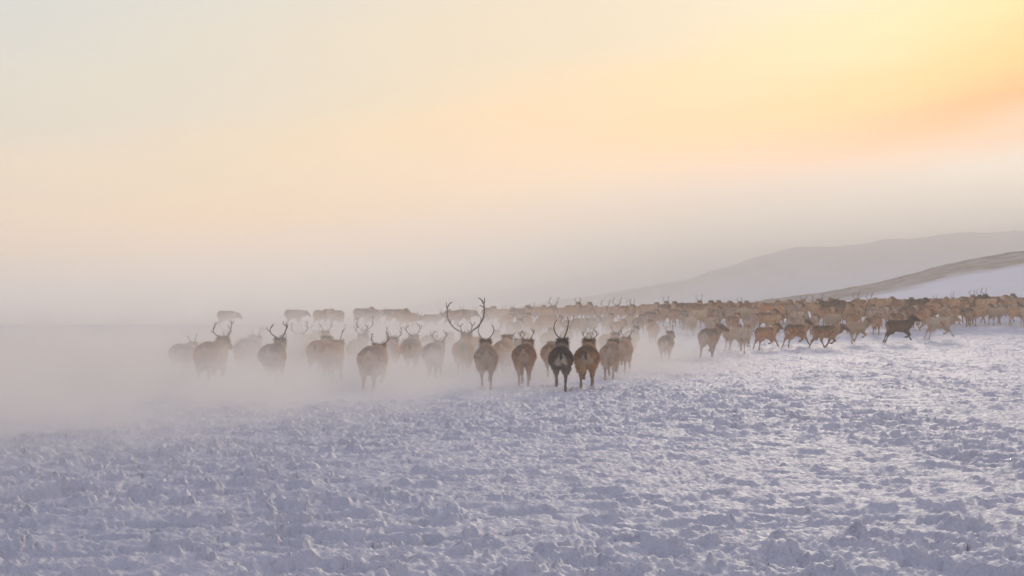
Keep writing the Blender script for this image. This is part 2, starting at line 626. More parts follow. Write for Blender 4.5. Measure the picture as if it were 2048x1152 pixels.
COATS = {  # back, flank, rump patch, belly/legs-inner, neck, face, lower leg
    'dark':  ((.040, .027, .022), (.105, .050, .026), (.80, .70, .56), (.17, .10, .06), (.42, .33, .22), (.040, .027, .022), (.10, .055, .038)),
    'umber': ((.075, .043, .029), (.14, .070, .038), (.36, .27, .19), (.15, .085, .05), (.11, .065, .04), (.05, .032, .024), (.085, .05, .035)),
    'brown': ((.115, .072, .050), (.24, .125, .062), (.54, .44, .34), (.38, .26, .16), (.54, .41, .27), (.15, .09, .058), (.17, .10, .062)),
    'red':   ((.17, .10, .062), (.31, .165, .080), (.50, .38, .26), (.38, .25, .15), (.54, .38, .23), (.17, .10, .062), (.22, .13, .08)),
    'tan':   ((.27, .18, .112), (.40, .26, .14), (.56, .44, .31), (.48, .34, .21), (.56, .42, .27), (.17, .11, .07), (.27, .18, .11)),
    'grey':  ((.22, .17, .14), (.31, .235, .18), (.58, .50, .42), (.44, .35, .26), (.56, .46, .35), (.14, .10, .08), (.24, .17, .13)),
    'pale':  ((.42, .34, .25), (.50, .40, .28), (.64, .56, .46), (.56, .46, .34), (.62, .52, .39), (.26, .18, .13), (.38, .29, .21)),
    'white': ((.54, .47, .38), (.60, .52, .42), (.68, .62, .53), (.62, .55, .45), (.66, .58, .47), (.40, .32, .26), (.48, .40, .32)),
    'patch': ((.52, .46, .38), (.27, .145, .07), (.66, .60, .51), (.62, .54, .44), (.64, .56, .45), (.34, .25, .18), (.42, .34, .26)),
}


def coat_colors(v, coat, head_c, low, seed, fs):
    back, flank, rump, belly, neck, face, leg = [np.array(c_) for c_ in COATS[coat]]
    x, y, z0 = v[:, 0] / fs[0], v[:, 1] / fs[1], v[:, 2]
    z = z0 / fs[2] + low
    n1 = fbm(x * 4 + y * 3 + seed, z * 5 + y * 2, 3, seed % 50)
    n2 = fbm(y * 9 + seed, z * 9 + x * 7, 3, seed % 37 + 3)
    n3 = fbm((x + y) * 26, z * 9, 2, seed % 29 + 7)
    W = lambda m_, a, b: a * (1 - m_[:, None]) + b * m_[:, None]
    col = flank * (0.75 + 0.5 * smst(n1, .3, .7))[:, None] + (belly - flank) * (0.35 * smst(n2, .5, .75))[:, None]
    zz = z + 0.34 * (n1 - .5)
    if coat == 'patch':
        pm = smst(np.abs(y - .12) + .35 * np.abs(z - .82) + .3 * (n1 - .5), .16, .24)
        col = W(pm, col, np.broadcast_to(back, col.shape))
    col = W(smst(zz, .80, 1.0), col, back)
    col = W(1 - smst(zz, .50, .70), col, belly)
    # neck and chest mane
    nm = smst(y + .5 * (n1 - .5), .30, .62) * smst(z, .45, .6)
    col = W(nm, col, neck)
    # rump patch on either side of the tail
    wmax = .20 if coat == 'dark' else .11 + .06 * ((seed * 3) % 7) / 6
    wz = np.clip((.96 - z) * .62, .02, wmax) + .04 * (n1 - .5)
    wz = np.clip(wz, .015, 1)
    rp = (1 - smst(np.abs(x + .03 * (n1 - .5)) / wz + .7 * (n2 - .5), .65, 1.35)) * (1 - smst(y, -.60, -.50)) * smst(z + .2 * (n2 - .5), .50, .62) * (1 - smst(z, .92, .98))
    rp = rp * (0.65 + 0.35 * ((seed * 7) % 11) / 10)
    col = W(rp, col, rump)
    tail = (1 - smst(np.sqrt((x / .040) ** 2 + ((z - .83) / .13) ** 2), .8, 1.1)) * (1 - smst(y, -.62, -.58))
    tcol = back * 0.7 if seed % 5 in (0, 3) or coat == 'dark' else (back * 0.5 + rump * 0.5)
    col = W(tail, col, tcol)
    # lower legs, pale fetlocks and dark hooves
    lm = (1 - smst(z0 + .05 * (n2 - .5), .34, .50)) * (y < .85)
    col = W(lm, col, leg)
    fet = smst(z0, .055, .075) * (1 - smst(z0, .11, .14)) * (y < .85)
    col = W(fet * .6, col, belly)
    hf = (1 - smst(z0, .045, .06))
    col = W(hf, col, np.array((.045, .038, .034)))
    # head
    dh = np.sqrt(((v - (head_c + np.array((0, 0.01, 0.01)))) ** 2).sum(1))
    hm = 1 - smst(dh + .03 * (n2 - .5), .15, .20)
    ahead = smst(np.sqrt(((v - head_c) ** 2).sum(1)), .12, .18) * (y > .8)
    hm = np.maximum(hm, ahead * (z > head_c[2] + low - .22))
    col = W(np.clip(hm, 0, 1), col, face)
    col *= (0.72 + 0.56 * n2)[:, None] * (0.82 + 0.36 * n3)[:, None]
    if coat != 'dark':
        col = col * (np.array((1.48, 1.34, 1.18)) if coat == 'umber' else np.array((1.95, 1.80, 1.58)))
    col = col * (0.70 / np.maximum(col.max(1), 0.70))[:, None]
    return np.concatenate([np.clip(col, 0.01, 0.8), np.ones((len(v), 1))], 1)


def fur_material():
    m_, g = new_mat("reindeer_fur")
    at = g.n('ShaderNodeAttribute', attribute_name='coat')
    tc = g.n('ShaderNodeTexCoord')
    mp = g.n('ShaderNodeMapping')
    mp.inputs['Scale'].default_value = (30, 12, 12)
    g.l(tc.outputs['Object'], mp.inputs[0])
    n = g.noise(mp.outputs[0], 1.0, 5.0, 0.65)
    oi = g.n('ShaderNodeObjectInfo')
    var = g.m('ADD', g.m('MULTIPLY', oi.outputs['Random'], 0.36), 0.84)
    fac = g.m('MULTIPLY', g.m('ADD', g.m('MULTIPLY', n, 0.7), 0.65), var)
    vm = g.n('ShaderNodeVectorMath', operation='SCALE')
    g.l(at.outputs['Color'], vm.inputs[0])
    g.l(fac, vm.inputs['Scale'])
    b = g.n('ShaderNodeBump')
    b.inputs['Strength'].default_value = 0.7
    b.inputs['Distance'].default_value = 0.03
    g.l(n, b.inputs['Height'])
    p = g.n('ShaderNodeBsdfPrincipled')
    g.l(vm.outputs[0], p.inputs['Base Color'])
    g.l(b.outputs[0], p.inputs['Normal'])
    p.inputs['Roughness'].default_value = 0.9
    p.inputs['Specular IOR Level'].default_value = 0.08
    p.inputs['Sheen Weight'].default_value = 0.15
    p.inputs['Sheen Roughness'].default_value = 0.35
    p.inputs['Sheen Tint'].default_value = (1.0, 0.74, 0.50, 1)
    o = g.n('ShaderNodeOutputMaterial')
    g.l(p.outputs[0], o.inputs[0])
    return m_


def fringe_material():
    m_, g = new_mat("guard_hair")
    at = g.n('ShaderNodeAttribute', attribute_name='coat')
    d = g.n('ShaderNodeBsdfDiffuse')
    tr = g.n('ShaderNodeBsdfTranslucent')
    g.l(at.outputs['Color'], d.inputs[0])
    g.l(at.outputs['Color'], tr.inputs[0])
    mx = g.n('ShaderNodeMixShader')
    mx.inputs[0].default_value = 0.5
    g.l(d.outputs[0], mx.inputs[1])
    g.l(tr.outputs[0], mx.inputs[2])
    o = g.n('ShaderNodeOutputMaterial')
    g.l(mx.outputs[0], o.inputs[0])
    return m_


def antler_material():
    m_, g = new_mat("antler_bone")
    tc = g.n('ShaderNodeTexCoord')
    n = g.noise(tc.outputs['Object'], 14.0, 4.0)
    oi = g.n('ShaderNodeObjectInfo')
    c1 = g.mix(g.smooth(n, .3, .7), (.060, .040, .030, 1), (.17, .11, .075, 1))
    c2 = g.mix(g.m('MULTIPLY', oi.outputs['Random'], 0.35), c1, (.30, .21, .15, 1))
    p = g.n('ShaderNodeBsdfPrincipled')
    g.l(c2, p.inputs['Base Color'])
    p.inputs['Roughness'].default_value = 0.7
    o = g.n('ShaderNodeOutputMaterial')
    g.l(p.outputs[0], o.inputs[0])
    return m_


M_FUR = fur_material()
M_HAIR = fringe_material()
M_ANT = antler_material()


# ------------------------------------------------------------------ antlers
def smooth_path(pts, n=14):
    p_ = np.array(pts, float)
    out = []
    for i in range(len(p_) - 1):
        p0 = p_[max(i - 1, 0)]
        p1, p2 = p_[i], p_[i + 1]
        p3 = p_[min(i + 2, len(p_) - 1)]
        for k in range(n // 2):
            t_ = k / (n // 2)
            out.append(0.5 * ((2 * p1) + (-p0 + p2) * t_ + (2 * p0 - 5 * p1 + 4 * p2 - p3) * t_ ** 2 + (-p0 + 3 * p1 - 3 * p2 + p3) * t_ ** 3))
    out.append(p_[-1])
    return np.array(out)


def tube(pts, r0, r1, sides=7):
    p_ = smooth_path(pts)
    n = len(p_)
    vs, fs = [], []
    for i in range(n):
        tg = p_[min(i + 1, n - 1)] - p_[max(i - 1, 0)]
        tg /= np.linalg.norm(tg) + 1e-9
        ref = np.array((0.31, 1.0, 0.17))
        a = np.cross(tg, ref)
        a /= np.linalg.norm(a) + 1e-9
        b = np.cross(tg, a)
        q = i / (n - 1)
        r_ = r0 + (r1 - r0) * q
        for k in range(sides):
            th = 2 * math.pi * k / sides
            vs.append(p_[i] + r_ * (math.cos(th) * a + math.sin(th) * b))
    for i in range(n - 1):
        for k in range(sides):
            k2 = (k + 1) % sides
            fs.append((i * sides + k, i * sides + k2, (i + 1) * sides + k2, (i + 1) * sides + k))
    vs.append(p_[-1] + (p_[-1] - p_[-2]) * 0.15)
    tip = len(vs) - 1
    for k in range(0, sides):
        k2 = (k + 1) % sides
        fs.append(((n - 1) * sides + k, (n - 1) * sides + k2, tip, tip))
    return vs, fs


# each beam is (points, r0, r1) for the right antler, x outwards, y forwards, z up, from the pedicle
ANTLERS = {
    'lyre': [([(0, 0, 0), (.06, -.10, .08), (.17, -.20, .22), (.23, -.22, .38), (.22, -.16, .52), (.17, -.10, .62)], .018, .009),
             ([(.01, .0, .02), (.04, .12, .06), (.05, .20, .12)], .010, .005)],
    'branch': [([(0, 0, 0), (.06, -.12, .06), (.16, -.20, .16), (.20, -.18, .30), (.16, -.10, .44)], .018, .008),
               ([(.17, -.20, .20), (.25, -.26, .28), (.27, -.26, .38)], .012, .006),
               ([(.20, -.18, .32), (.11, -.18, .40), (.10, -.14, .48)], .011, .006),
               ([(.01, .01, .02), (.05, .12, .05), (.03, .22, .13), (.0, .25, .2)], .011, .006)],
    'fork': [([(0, 0, 0), (.05, -.10, .08), (.13, -.16, .20), (.14, -.14, .34)], .016, .007),
             ([(.13, -.16, .22), (.20, -.20, .30), (.21, -.18, .38)], .011, .005),
             ([(.01, .0, .02), (.04, .10, .06), (.04, .15, .12)], .009, .005)],
    'giant': [([(0, 0, 0), (.12, -.16, .07), (.36, -.32, .24), (.52, -.36, .52), (.55, -.26, .82), (.50, -.14, 1.02)], .023, .014),
              ([(.50, -.14, 1.0), (.44, -.06, 1.09), (.36, -.02, 1.12)], .017, .008),
              ([(.54, -.22, .90), (.57, -.14, 1.02), (.56, -.06, 1.12)], .016, .008),
              ([(.55, -.27, .80), (.46, -.22, .86), (.40, -.18, .88)], .013, .007),
              ([(.40, -.34, .30), (.44, -.44, .40), (.42, -.50, .50)], .015, .007),
              ([(.06, -.06, .04), (.12, .12, .14), (.14, .22, .30), (.06, .26, .38)], .018, .009),
              ([(.13, .18, .24), (.22, .24, .32), (.24, .26, .40)], .011, .006),
              ([(.02, .02, .03), (.03, .16, .06), (.0, .28, .16)], .014, .007)],
    'bull': [([(0, 0, 0), (.08, -.14, .06), (.25, -.26, .18), (.34, -.26, .38), (.31, -.14, .60), (.24, -.06, .70)], .023, .011),
             ([(.32, -.17, .56), (.37, -.10, .66), (.36, -.05, .74)], .013, .006),
             ([(.34, -.26, .36), (.25, -.30, .46), (.22, -.28, .54)], .012, .006),
             ([(.28, -.27, .22), (.38, -.34, .28), (.40, -.34, .36)], .012, .006),
             ([(.02, .0, .02), (.06, .14, .10), (.05, .24, .22)], .013, .006),
             ([(.05, .18, .16), (.11, .22, .24), (.12, .22, .32)], .009, .005)],
    'spike': [([(0, 0, 0), (.03, -.06, .08), (.07, -.09, .18), (.08, -.06, .27)], .012, .005)],
}
_ant = {}


def antler_mesh(kind, side, broken=False):
    key = (kind, side, broken)
    if key in _ant:
        return _ant[key]
    V, Fq = [], []
    beams = ANTLERS[kind][:1] if broken else ANTLERS[kind]
    for pts, r0, r1 in beams:
        if broken:
            pts = pts[:3]
        pts = [(side * x, y, z) for x, y, z in pts]
        vs, fs = tube(pts, r0 * 1.35, r1 * 1.35)
        off = len(V)
        V += list(vs)
        Fq += [tuple(i + off for i in f) for f in fs]
    me = bpy.data.meshes.new("antler")
    me.from_pydata([tuple(map(float, v)) for v in V], [], [f if f[2] != f[3] else f[:3] for f in Fq])
    for p_ in me.polygons:
        p_.use_smooth = True
    me.materials.append(M_ANT)
    _ant[key] = me
    return me


# ------------------------------------------------------------------ poses
POSES = {
    'walk': ('back', 'mid', 'step', 'push'),
    'walk2': ('mid', 'back', 'mid', 'step'),
    'trot': ('push', 'reach', 'fold', 'push'),
    'trot2': ('lift', 'back', 'push', 'reach'),
    'gallop': ('push', 'back', 'fold', 'reach'),
    'gallop2': ('reach', 'mid', 'push', 'fold'),
    'stretch': ('push', 'push', 'reach', 'fold'),
    'stand': ('stand', 'back', 'stand', 'step'),
}
_mesh = {}
_fur = {}


def fur_mesh(key, me, fine):
    """Short guard hairs lying back over the coat, longer on the neck mane and belly."""
    if key in _fur:
        return _fur[key]
    n = len(me.vertices)
    co = np.empty(n * 3, np.float32)
    me.vertices.foreach_get("co", co)
    co = co.reshape(-1, 3)
    no = np.empty(n * 3, np.float32)
    me.vertex_normals.foreach_get("vector", no)
    no = no.reshape(-1, 3)
    cc = np.empty(n * 4, np.float32)
    me.attributes['coat'].data.foreach_get("color", cc)
    cc = cc.reshape(-1, 4)
    rg = np.random.default_rng(n)
    ok = np.where(co[:, 2] > .42)[0]
    idx = rg.choice(ok, 9000 if fine else 2600)
    c_, n_, k_ = co[idx], no[idx], cc[idx]
    mane = smst(c_[:, 1], .35, .6) * (1 - smst(c_[:, 1], .85, .95))
    ln = (0.030 + 0.030 * rg.random(len(idx)) + 0.045 * mane)[:, None]
    d = n_ * 0.75 + np.array((0, -.75, -.45)) + rg.normal(0, .28, n_.shape)
    d /= np.linalg.norm(d, axis=1)[:, None]
    sd_ = np.cross(d, rg.normal(0, 1, d.shape))
    sd_ /= np.linalg.norm(sd_, axis=1)[:, None] + 1e-6
    wd = 0.006 if fine else 0.010
    base = c_ - n_ * .004 + rg.normal(0, .006, c_.shape)
    V = np.stack([base - sd_ * wd, base + sd_ * wd, base + d * ln], 1).reshape(-1, 3)
    T = np.arange(len(V)).reshape(-1, 3)
    tint = (0.85 + 0.6 * rg.random(len(idx)))[:, None]
    K = k_[:, :3] * tint
    K = K * (0.8 / np.maximum(K.max(1), 0.8))[:, None]
    K = np.repeat(np.concatenate([K, np.ones((len(K), 1))], 1), 3, 0)
    _fur[key] = make_mesh("guard_hair", V, T, M_HAIR, smooth=False, attrs={'coat': ('FLOAT_COLOR', K)})
    return _fur[key]


def body_mesh(pose, neck, turn, coat, fine, seed):
    key = (pose, neck, turn, coat, fine, seed if fine else 0)
    if key not in _mesh:
        v, q, head, hc, low = deer_geometry(POSES[pose], neck, turn, fine)
        col = coat_colors(v, coat, hc, low, seed, head['fs'])
        jig = 0.010 * (fbm(v[:, 0] * 14 + v[:, 1] * 11, v[:, 2] * 14, 2, 4) - .5)
        vv = v.copy()
        ctr = np.array((0, 0, 0.8))
        d = vv * np.array((1, 0, 1)) - ctr * np.array((1, 0, 1))
        nrm = np.linalg.norm(d, axis=1)[:, None] + 1e-6
        trunk = ((v[:, 2] + low > .55) & (np.abs(v[:, 1]) < .6))[:, None]
        vv = vv + trunk * d / nrm * jig[:, None]
        _mesh[key] = make_mesh("reindeer_body", vv, q, M_FUR, attrs={'coat': ('FLOAT_COLOR', col)})
    return _mesh[key], fur_mesh(key, _mesh[key], fine), deer_geometry(POSES[pose], neck, turn, fine)[2]




def solve_d(x, top, s):
    """Distance at which an animal of scale s standing on the terrain has its rump top at image row `top`."""
    k = (x - 1024) / F_PX
    d = np.linspace(30, 100, 1400)
    y = HOR + F_PX * (CAM_H - terrain(k * d, d) - _top * s) / d
    return float(d[np.argmin(np.abs(y - top))])


DEER = []


def deer(label, x, d=None, top=None, s=1.0, yaw=0.0, pose='walk', coat='brown', ant='fork', neck=0, turn=0, group=None, fine=True,
         asc=1.0, cast_one=None, roll=0.0):
    if d is None:
        d = solve_d(x, top, s)
    X = (x - 1024) / F_PX * d
    seed = len(DEER) * 13 + 5
    me, fme, head = body_mesh(pose, neck, turn, coat, fine, seed)
    o = link("reindeer", None, label=label, category="reindeer")
    o.empty_display_size = 0.3
    link("body", me, parent=o)
    link("fur", fme, parent=o)
    if group:
        o['group'] = group
    tz = float(terrain(X, d)) + float(trampled(np.array([X]), np.array([float(d)]))[0]) * 0.5 - 0.03
    o.location = (X, d, tz)
    o.rotation_euler = (0, R(roll), R(yaw))
    o.scale = (s, s, s)
    if ant and ant != 'none':
        for i, side in enumerate((-1, 1)):
            if cast_one == side:
                continue
            am = antler_mesh(ant, side)
            a = link("antler", am, parent=o)
            a.location = head['base'][i]
            ja = ((seed * 37 + i * 53) % 17 - 8) / 8.0
            a.rotation_euler = (R(head['pitch'] + 7 * ja), R(6 * ja), R(head['yaw'] + 9 * ja))
            q = asc * (1 + 0.09 * (((seed * 29 + i * 71) % 13) - 6) / 6.0)
            a.scale = (q, q, q)
    DEER.append((x, d, s, tz))
    return o


G_FRONT = "reindeer running away in the front of the herd"
G_MID = "reindeer running at the right edge of the herd"
G_FAR = "reindeer crowded along the crest of the snow field"

# front of the herd, seen from behind
deer("dark brown reindeer running straight away, slender lyre antlers, white rump patch, nearest of the herd", 1122, top=690, s=.97, pose='trot2', coat='dark', ant='lyre', yaw=-2, turn=-12, group=G_FRONT, asc=0.82, neck=4)
deer("reindeer with enormous upswept antlers, the largest pair in the herd", 929, d=50, s=1.03, pose='stretch', coat='pale', ant='giant', yaw=-4, turn=8, group=G_FRONT, asc=0.87, neck=2)
deer("greyish brown reindeer, dark face, curved antlers, just right of the giant antlered one", 972, top=689, s=.97, pose='gallop', coat='grey', ant='lyre', yaw=2, neck=-2, turn=0, group=G_FRONT, asc=0.62)
deer("mauve grey reindeer, pale hind legs, head turned right, left of the giant antlered one", 868, top=681, s=1.0, pose='trot2', coat='grey', ant='branch', yaw=-5, turn=-14, neck=-18, group=G_FRONT, asc=0.74)
deer("reindeer with rusty brown flank and white rump just left of the dark brown one", 1050, top=685, s=1.0, pose='walk', coat='brown', ant='branch', yaw=-5, neck=-8, turn=-6, group=G_FRONT, asc=0.62)
deer("reindeer behind the rusty flanked one with upright forked antlers above its back", 1038, d=51, s=.98, pose='stretch', coat='grey', ant='branch', yaw=0, neck=-14, turn=0, group=G_FRONT, asc=0.58)
deer("reindeer with arched dark croup line and brown thigh just right of the dark brown one", 1175, top=688, s=.98, pose='trot', coat='brown', ant='branch', yaw=-6, turn=4, neck=-2, group=G_FRONT, asc=0.58)
deer("faint reindeer half hidden behind the left side of the dark brown one", 1103, d=47, s=.95, pose='gallop2', coat='red', ant='none', yaw=-6, neck=-18, turn=8, group=G_FRONT)
deer("reindeer with pale rump framed by a dark arc, second right of the dark one", 1222, top=683, s=.96, pose='stretch', coat='grey', ant='none', yaw=-8, neck=-8, turn=0, group=G_FRONT)
deer("cream sided reindeer stretching a hind leg right, beside the dark arc rump", 1247, top=676, s=1.0, pose='gallop', coat='tan', ant='fork', yaw=-11, turn=6, asc=0.78, neck=-14, group=G_FRONT)
deer("reindeer peering over the dark arc rump with two straight antlers", 1230, d=56, s=1.0, pose='trot2', coat='brown', ant='fork', yaw=-4, asc=0.78, neck=-2, turn=-6, group=G_FRONT)
deer("leftmost reindeer of the front herd, grey and nearly lost in blown snow", 366, top=684, s=.95, pose='walk', coat='grey', ant='fork', yaw=-10, turn=-14, neck=-18, group=G_FRONT, asc=0.70)
deer("tan reindeer with tall dark antlers below the lone deer on the skyline", 424, top=679, s=1.07, pose='stretch', coat='tan', ant='bull', yaw=-7, neck=-8, turn=-12, group=G_FRONT, asc=0.54)
deer("round brown reindeer with stubby antlers, clear of its neighbours at the left", 498, top=675, s=1.07, pose='trot', coat='red', ant='spike', yaw=-5, asc=0.78, neck=-14, turn=8, group=G_FRONT)
deer("pale grey reindeer with knobbly branching antlers deep in the blown snow", 547, top=685, s=1.0, pose='gallop2', coat='grey', ant='branch', yaw=-6, neck=-2, turn=0, group=G_FRONT, asc=0.86)
deer("pale reindeer whose bowl shaped antlers overlap the second skyline animal", 595, top=668, s=1.08, pose='stretch', coat='pale', ant='bull', yaw=0, neck=-18, turn=14, group=G_FRONT, asc=0.57)
deer("faint tan reindeer without visible antlers between two snow veiled neighbours", 640, top=675, s=1.05, pose='gallop', coat='tan', ant='none', yaw=-8, neck=-8, turn=-6, group=G_FRONT)
deer("faint reindeer with one thin antler upright beside its head, under the skyline pair", 664, top=684, s=1.0, pose='trot2', coat='tan', ant='fork', yaw=-6, asc=0.78, neck=-14, turn=0, group=G_FRONT, cast_one=-1)
deer("pale brown reindeer with thin spread antlers left of the dark antlered grey one", 716, top=676, s=1.02, pose='walk', coat='tan', ant='branch', yaw=-4, neck=-2, turn=-12, group=G_FRONT, asc=0.66)
deer("grey reindeer with dark tail spot and thick dark antlers rising left of its head", 748, top=688, s=1.0, pose='stretch', coat='grey', ant='bull', yaw=-6, neck=-18, turn=8, group=G_FRONT, asc=0.43)
deer("reindeer with dark face and wide antlers just behind the dark tailed grey one", 778, top=680, s=1.0, pose='trot', coat='tan', ant='bull', yaw=-4, neck=-8, turn=0, group=G_FRONT, asc=0.47)
deer("tan reindeer, curved antlers framing its orange tinted head, left of the mauve grey one", 824, top=674, s=1.06, pose='gallop2', coat='red', ant='branch', yaw=-3, neck=-14, turn=14, group=G_FRONT, asc=0.74)
deer("faint brown reindeer between the dark faced grey one and the rusty flanked one", 1008, d=49, s=1.0, pose='stretch', coat='tan', ant='none', yaw=-6, neck=-2, turn=-6, group=G_FRONT)
deer("faint reindeer following behind the giant antlered one on its right side", 948, d=54, s=1.0, pose='gallop', coat='pale', ant='none', yaw=-4, neck=-18, turn=0, group=G_FRONT)

# loose animals right of the front herd
deer("round tan reindeer alone in the gap with one antler up at its left", 1306, top=645, s=.95, pose='walk', coat='tan', ant='fork', yaw=4, asc=0.78, group=G_MID, cast_one=1)
deer("brown backed reindeer with white rump and thin left antler below the round tan one", 1333, top=668, s=.92, pose='trot', coat='brown', ant='branch', yaw=-14, turn=-16, group=G_MID, asc=0.62)
deer("small grey rumped reindeer standing out in front of the packed rows", 1371, top=625, s=.86, pose='stand', coat='grey', ant='none', yaw=0, group=G_MID)
deer("stout chestnut reindeer with pale antlers looking right, closest of the loose runners", 1419, top=655, s=1.10, pose='trot', coat='brown', ant='branch', yaw=-24, turn=-50, group=G_MID, asc=0.58)
deer("pale reindeer with rusty thigh and dark croup, right of the stout chestnut one", 1487, top=655, s=1.0, pose='gallop2', coat='patch', ant='none', yaw=-20, group=G_MID)
deer("washed out reindeer partly hidden by the rusty thighed one", 1464, top=654, s=.95, pose='trot2', coat='pale', ant='none', yaw=-32, group=G_MID)
deer("brown reindeer half turned right with small antlers and pointed muzzle low", 1532, top=652, s=.97, pose='gallop', coat='red', ant='fork', yaw=-55, neck=0, group=G_MID, asc=0.62)
deer("grey brown reindeer galloping right with black antlers laid back", 1592, top=646, s=1.02, pose='gallop', coat='brown', ant='fork', yaw=-58, turn=0, neck=8, group=G_MID, asc=0.62)
deer("brown reindeer side on with cream neck and head stretched forward", 1650, top=648, s=1.0, pose='trot', coat='brown', ant='fork', yaw=-78, neck=-16, group=G_MID, asc=0.62)
deer("pale cream reindeer running right ahead of the cream necked brown one", 1712, top=642, s=.98, pose='gallop2', coat='pale', ant='fork', yaw=-66, neck=4, group=G_MID, asc=0.55)
deer("very dark reindeer in full gallop to the right, side on", 1797, top=640, s=1.0, pose='stretch', coat='umber', ant='spike', yaw=-76, neck=8, asc=0.78, group=G_MID)
deer("whitish reindeer with brown patch on its side galloping right", 1878, top=632, s=1.05, pose='gallop', coat='patch', ant='fork', yaw=-80, neck=-10, group=G_MID, asc=0.55)
deer("reddish reindeer crossing behind the head of the very dark galloper", 1838, d=91, s=.95, pose='trot', coat='red', ant='none', yaw=-70, neck=-10, group=G_MID)

# skyline animals at the left, walking right on the crest
G_SKY = "reindeer strung out on the left skyline"
deer("lone antlerless reindeer on the skyline, far left, head lowered", 453, d=97, s=.96, pose='walk', coat='brown', ant='none', yaw=-52, neck=-42, group=G_SKY)
deer("second skyline reindeer from the left, overlapped by bowl shaped antlers", 588, d=98, s=.98, pose='walk2', coat='tan', ant='none', yaw=-58, neck=-34, group=G_SKY)
deer("left animal of the touching skyline pair", 644, d=98, s=.96, pose='walk', coat='tan', ant='none', yaw=-48, neck=-14, group=G_SKY)
deer("right and taller animal of the touching skyline pair", 671, d=97, s=1.0, pose='stand', coat='tan', ant='none', yaw=50, neck=-14, group=G_SKY)
deer("smaller rear animal of the third skyline cluster", 724, d=100, s=.95, pose='walk', coat='red', ant='none', yaw=-50, neck=-10, group=G_SKY)
deer("high shouldered reindeer leading the third skyline cluster", 745, d=97, s=1.02, pose='walk2', coat='brown', ant='spike', yaw=-56, neck=-24, asc=0.78, group=G_SKY)
deer("skyline reindeer with long level back right of the high shouldered one", 788, d=98, s=1.0, pose='walk', coat='red', ant='none', yaw=-62, neck=-20, group=G_SKY)
deer("skyline reindeer stepping down with low head behind the long backed one", 818, d=96, s=.92, pose='trot', coat='tan', ant='fork', yaw=-52, neck=-44, asc=0.78, group=G_SKY)
deer("low set skyline reindeer with faint antlers left of the giant left antler", 862, d=95, s=.90, pose='walk2', coat='red', ant='fork', yaw=-60, neck=-10, asc=0.78, group=G_SKY)
deer("skyline reindeer framed between the giant antlers, left of two", 905, d=97, s=1.0, pose='walk', coat='red', ant='fork', yaw=-48, neck=-16, asc=0.78, group=G_SKY)
deer("skyline reindeer framed between the giant antlers, right of two", 928, d=98, s=.98, pose='walk2', coat='tan', ant='fork', yaw=-56, neck=-34, asc=0.78, group=G_SKY)

# second rows and the packed band
REFS = [(424, "tall antlered tan deer"), (498, "stubby antlered deer"), (547, "knobbly antlered deer"), (595, "bowl antlered deer"),
        (664, "one antlered deer"), (748, "dark tailed deer"), (824, "orange headed deer"), (868, "mauve grey deer"), (929, "giant antlered deer"),
        (975, "dark faced grey deer"), (1045, "rusty flanked deer"), (1122, "dark lyre antlered deer"), (1180, "arched croup deer"),
        (1238, "dark arc rumped deer"), (1306, "round tan deer"), (1345, "white rumped deer"), (1371, "small grey rumped deer"),
        (1420, "stout chestnut deer"), (1487, "rusty thighed deer"), (1532, "low muzzled deer"), (1592, "grey brown galloper"),
        (1650, "cream necked deer"), (1715, "cream running deer"), (1797, "very dark galloper"), (1878, "brown patched white deer"),
        (1960, "open snow at right"), (2030, "right frame edge")]
CW = {'dark': 'dark', 'umber': 'dark brown', 'brown': 'brown', 'red': 'reddish brown', 'tan': 'tan', 'grey': 'grey', 'pale': 'pale', 'white': 'whitish', 'patch': 'white and brown'}
ORD = ['leftmost', 'second', 'third', 'fourth', 'fifth', 'sixth', 'seventh', 'eighth']
rnd = random.Random(5)
band = []


def row(x0, x1, step, d0, d1, s0, s1, name, coats, yaw0, yaw1, antp):
    x = x0
    while x < x1:
        f = min(max((x - 975) / (2060 - 975), 0), 1)
        yaw = yaw0 + (yaw1 - yaw0) * f + rnd.uniform(-16, 16)
        if rnd.random() < 0.08:
            yaw *= 0.4
        wc = coats if f > .42 else [c_ for c_ in coats if c_ != 'umber']
        band.append(dict(x=x + rnd.uniform(-4, 4), d=rnd.uniform(d0, d1), s=rnd.uniform(s0, s1), yaw=round(yaw / 6) * 6,
                         pose=rnd.choice(['walk', 'walk2', 'trot', 'trot2', 'stand']), coat=rnd.choice(wc), neck=rnd.choice([-24, -10, 4]),
                         ant=rnd.choice(['fork', 'branch', 'lyre', 'bull']) if rnd.random() < antp else 'none', row=name))
        x += step * rnd.uniform(0.8, 1.2)


row(975, 2062, 19, 98.5, 104, .94, 1.06, 'rear', ['red', 'brown', 'tan', 'red', 'tan', 'umber'], -30, -74, .45)
row(1010, 1300, 24, 84, 92, .90, 1.02, 'middle', ['tan', 'red', 'tan', 'grey', 'pale'], -14, -40, .4)
row(1300, 2062, 24, 92, 96.5, .92, 1.04, 'middle', ['red', 'brown', 'tan', 'grey', 'red', 'pale'], -16, -76, .35)
row(1380, 1800, 40, 87, 90, .88, .98, 'fore', ['red', 'tan', 'brown', 'grey', 'pale'], -10, -60, .2)
row(1000, 1290, 44, 62, 74, .92, 1.0, 'veiled', ['tan', 'pale', 'grey', 'red'], -6, -20, .5)
row(450, 960, 42, 55, 68, .94, 1.04, 'veiled', ['tan', 'pale', 'grey', 'red'], -4, -16, .6)

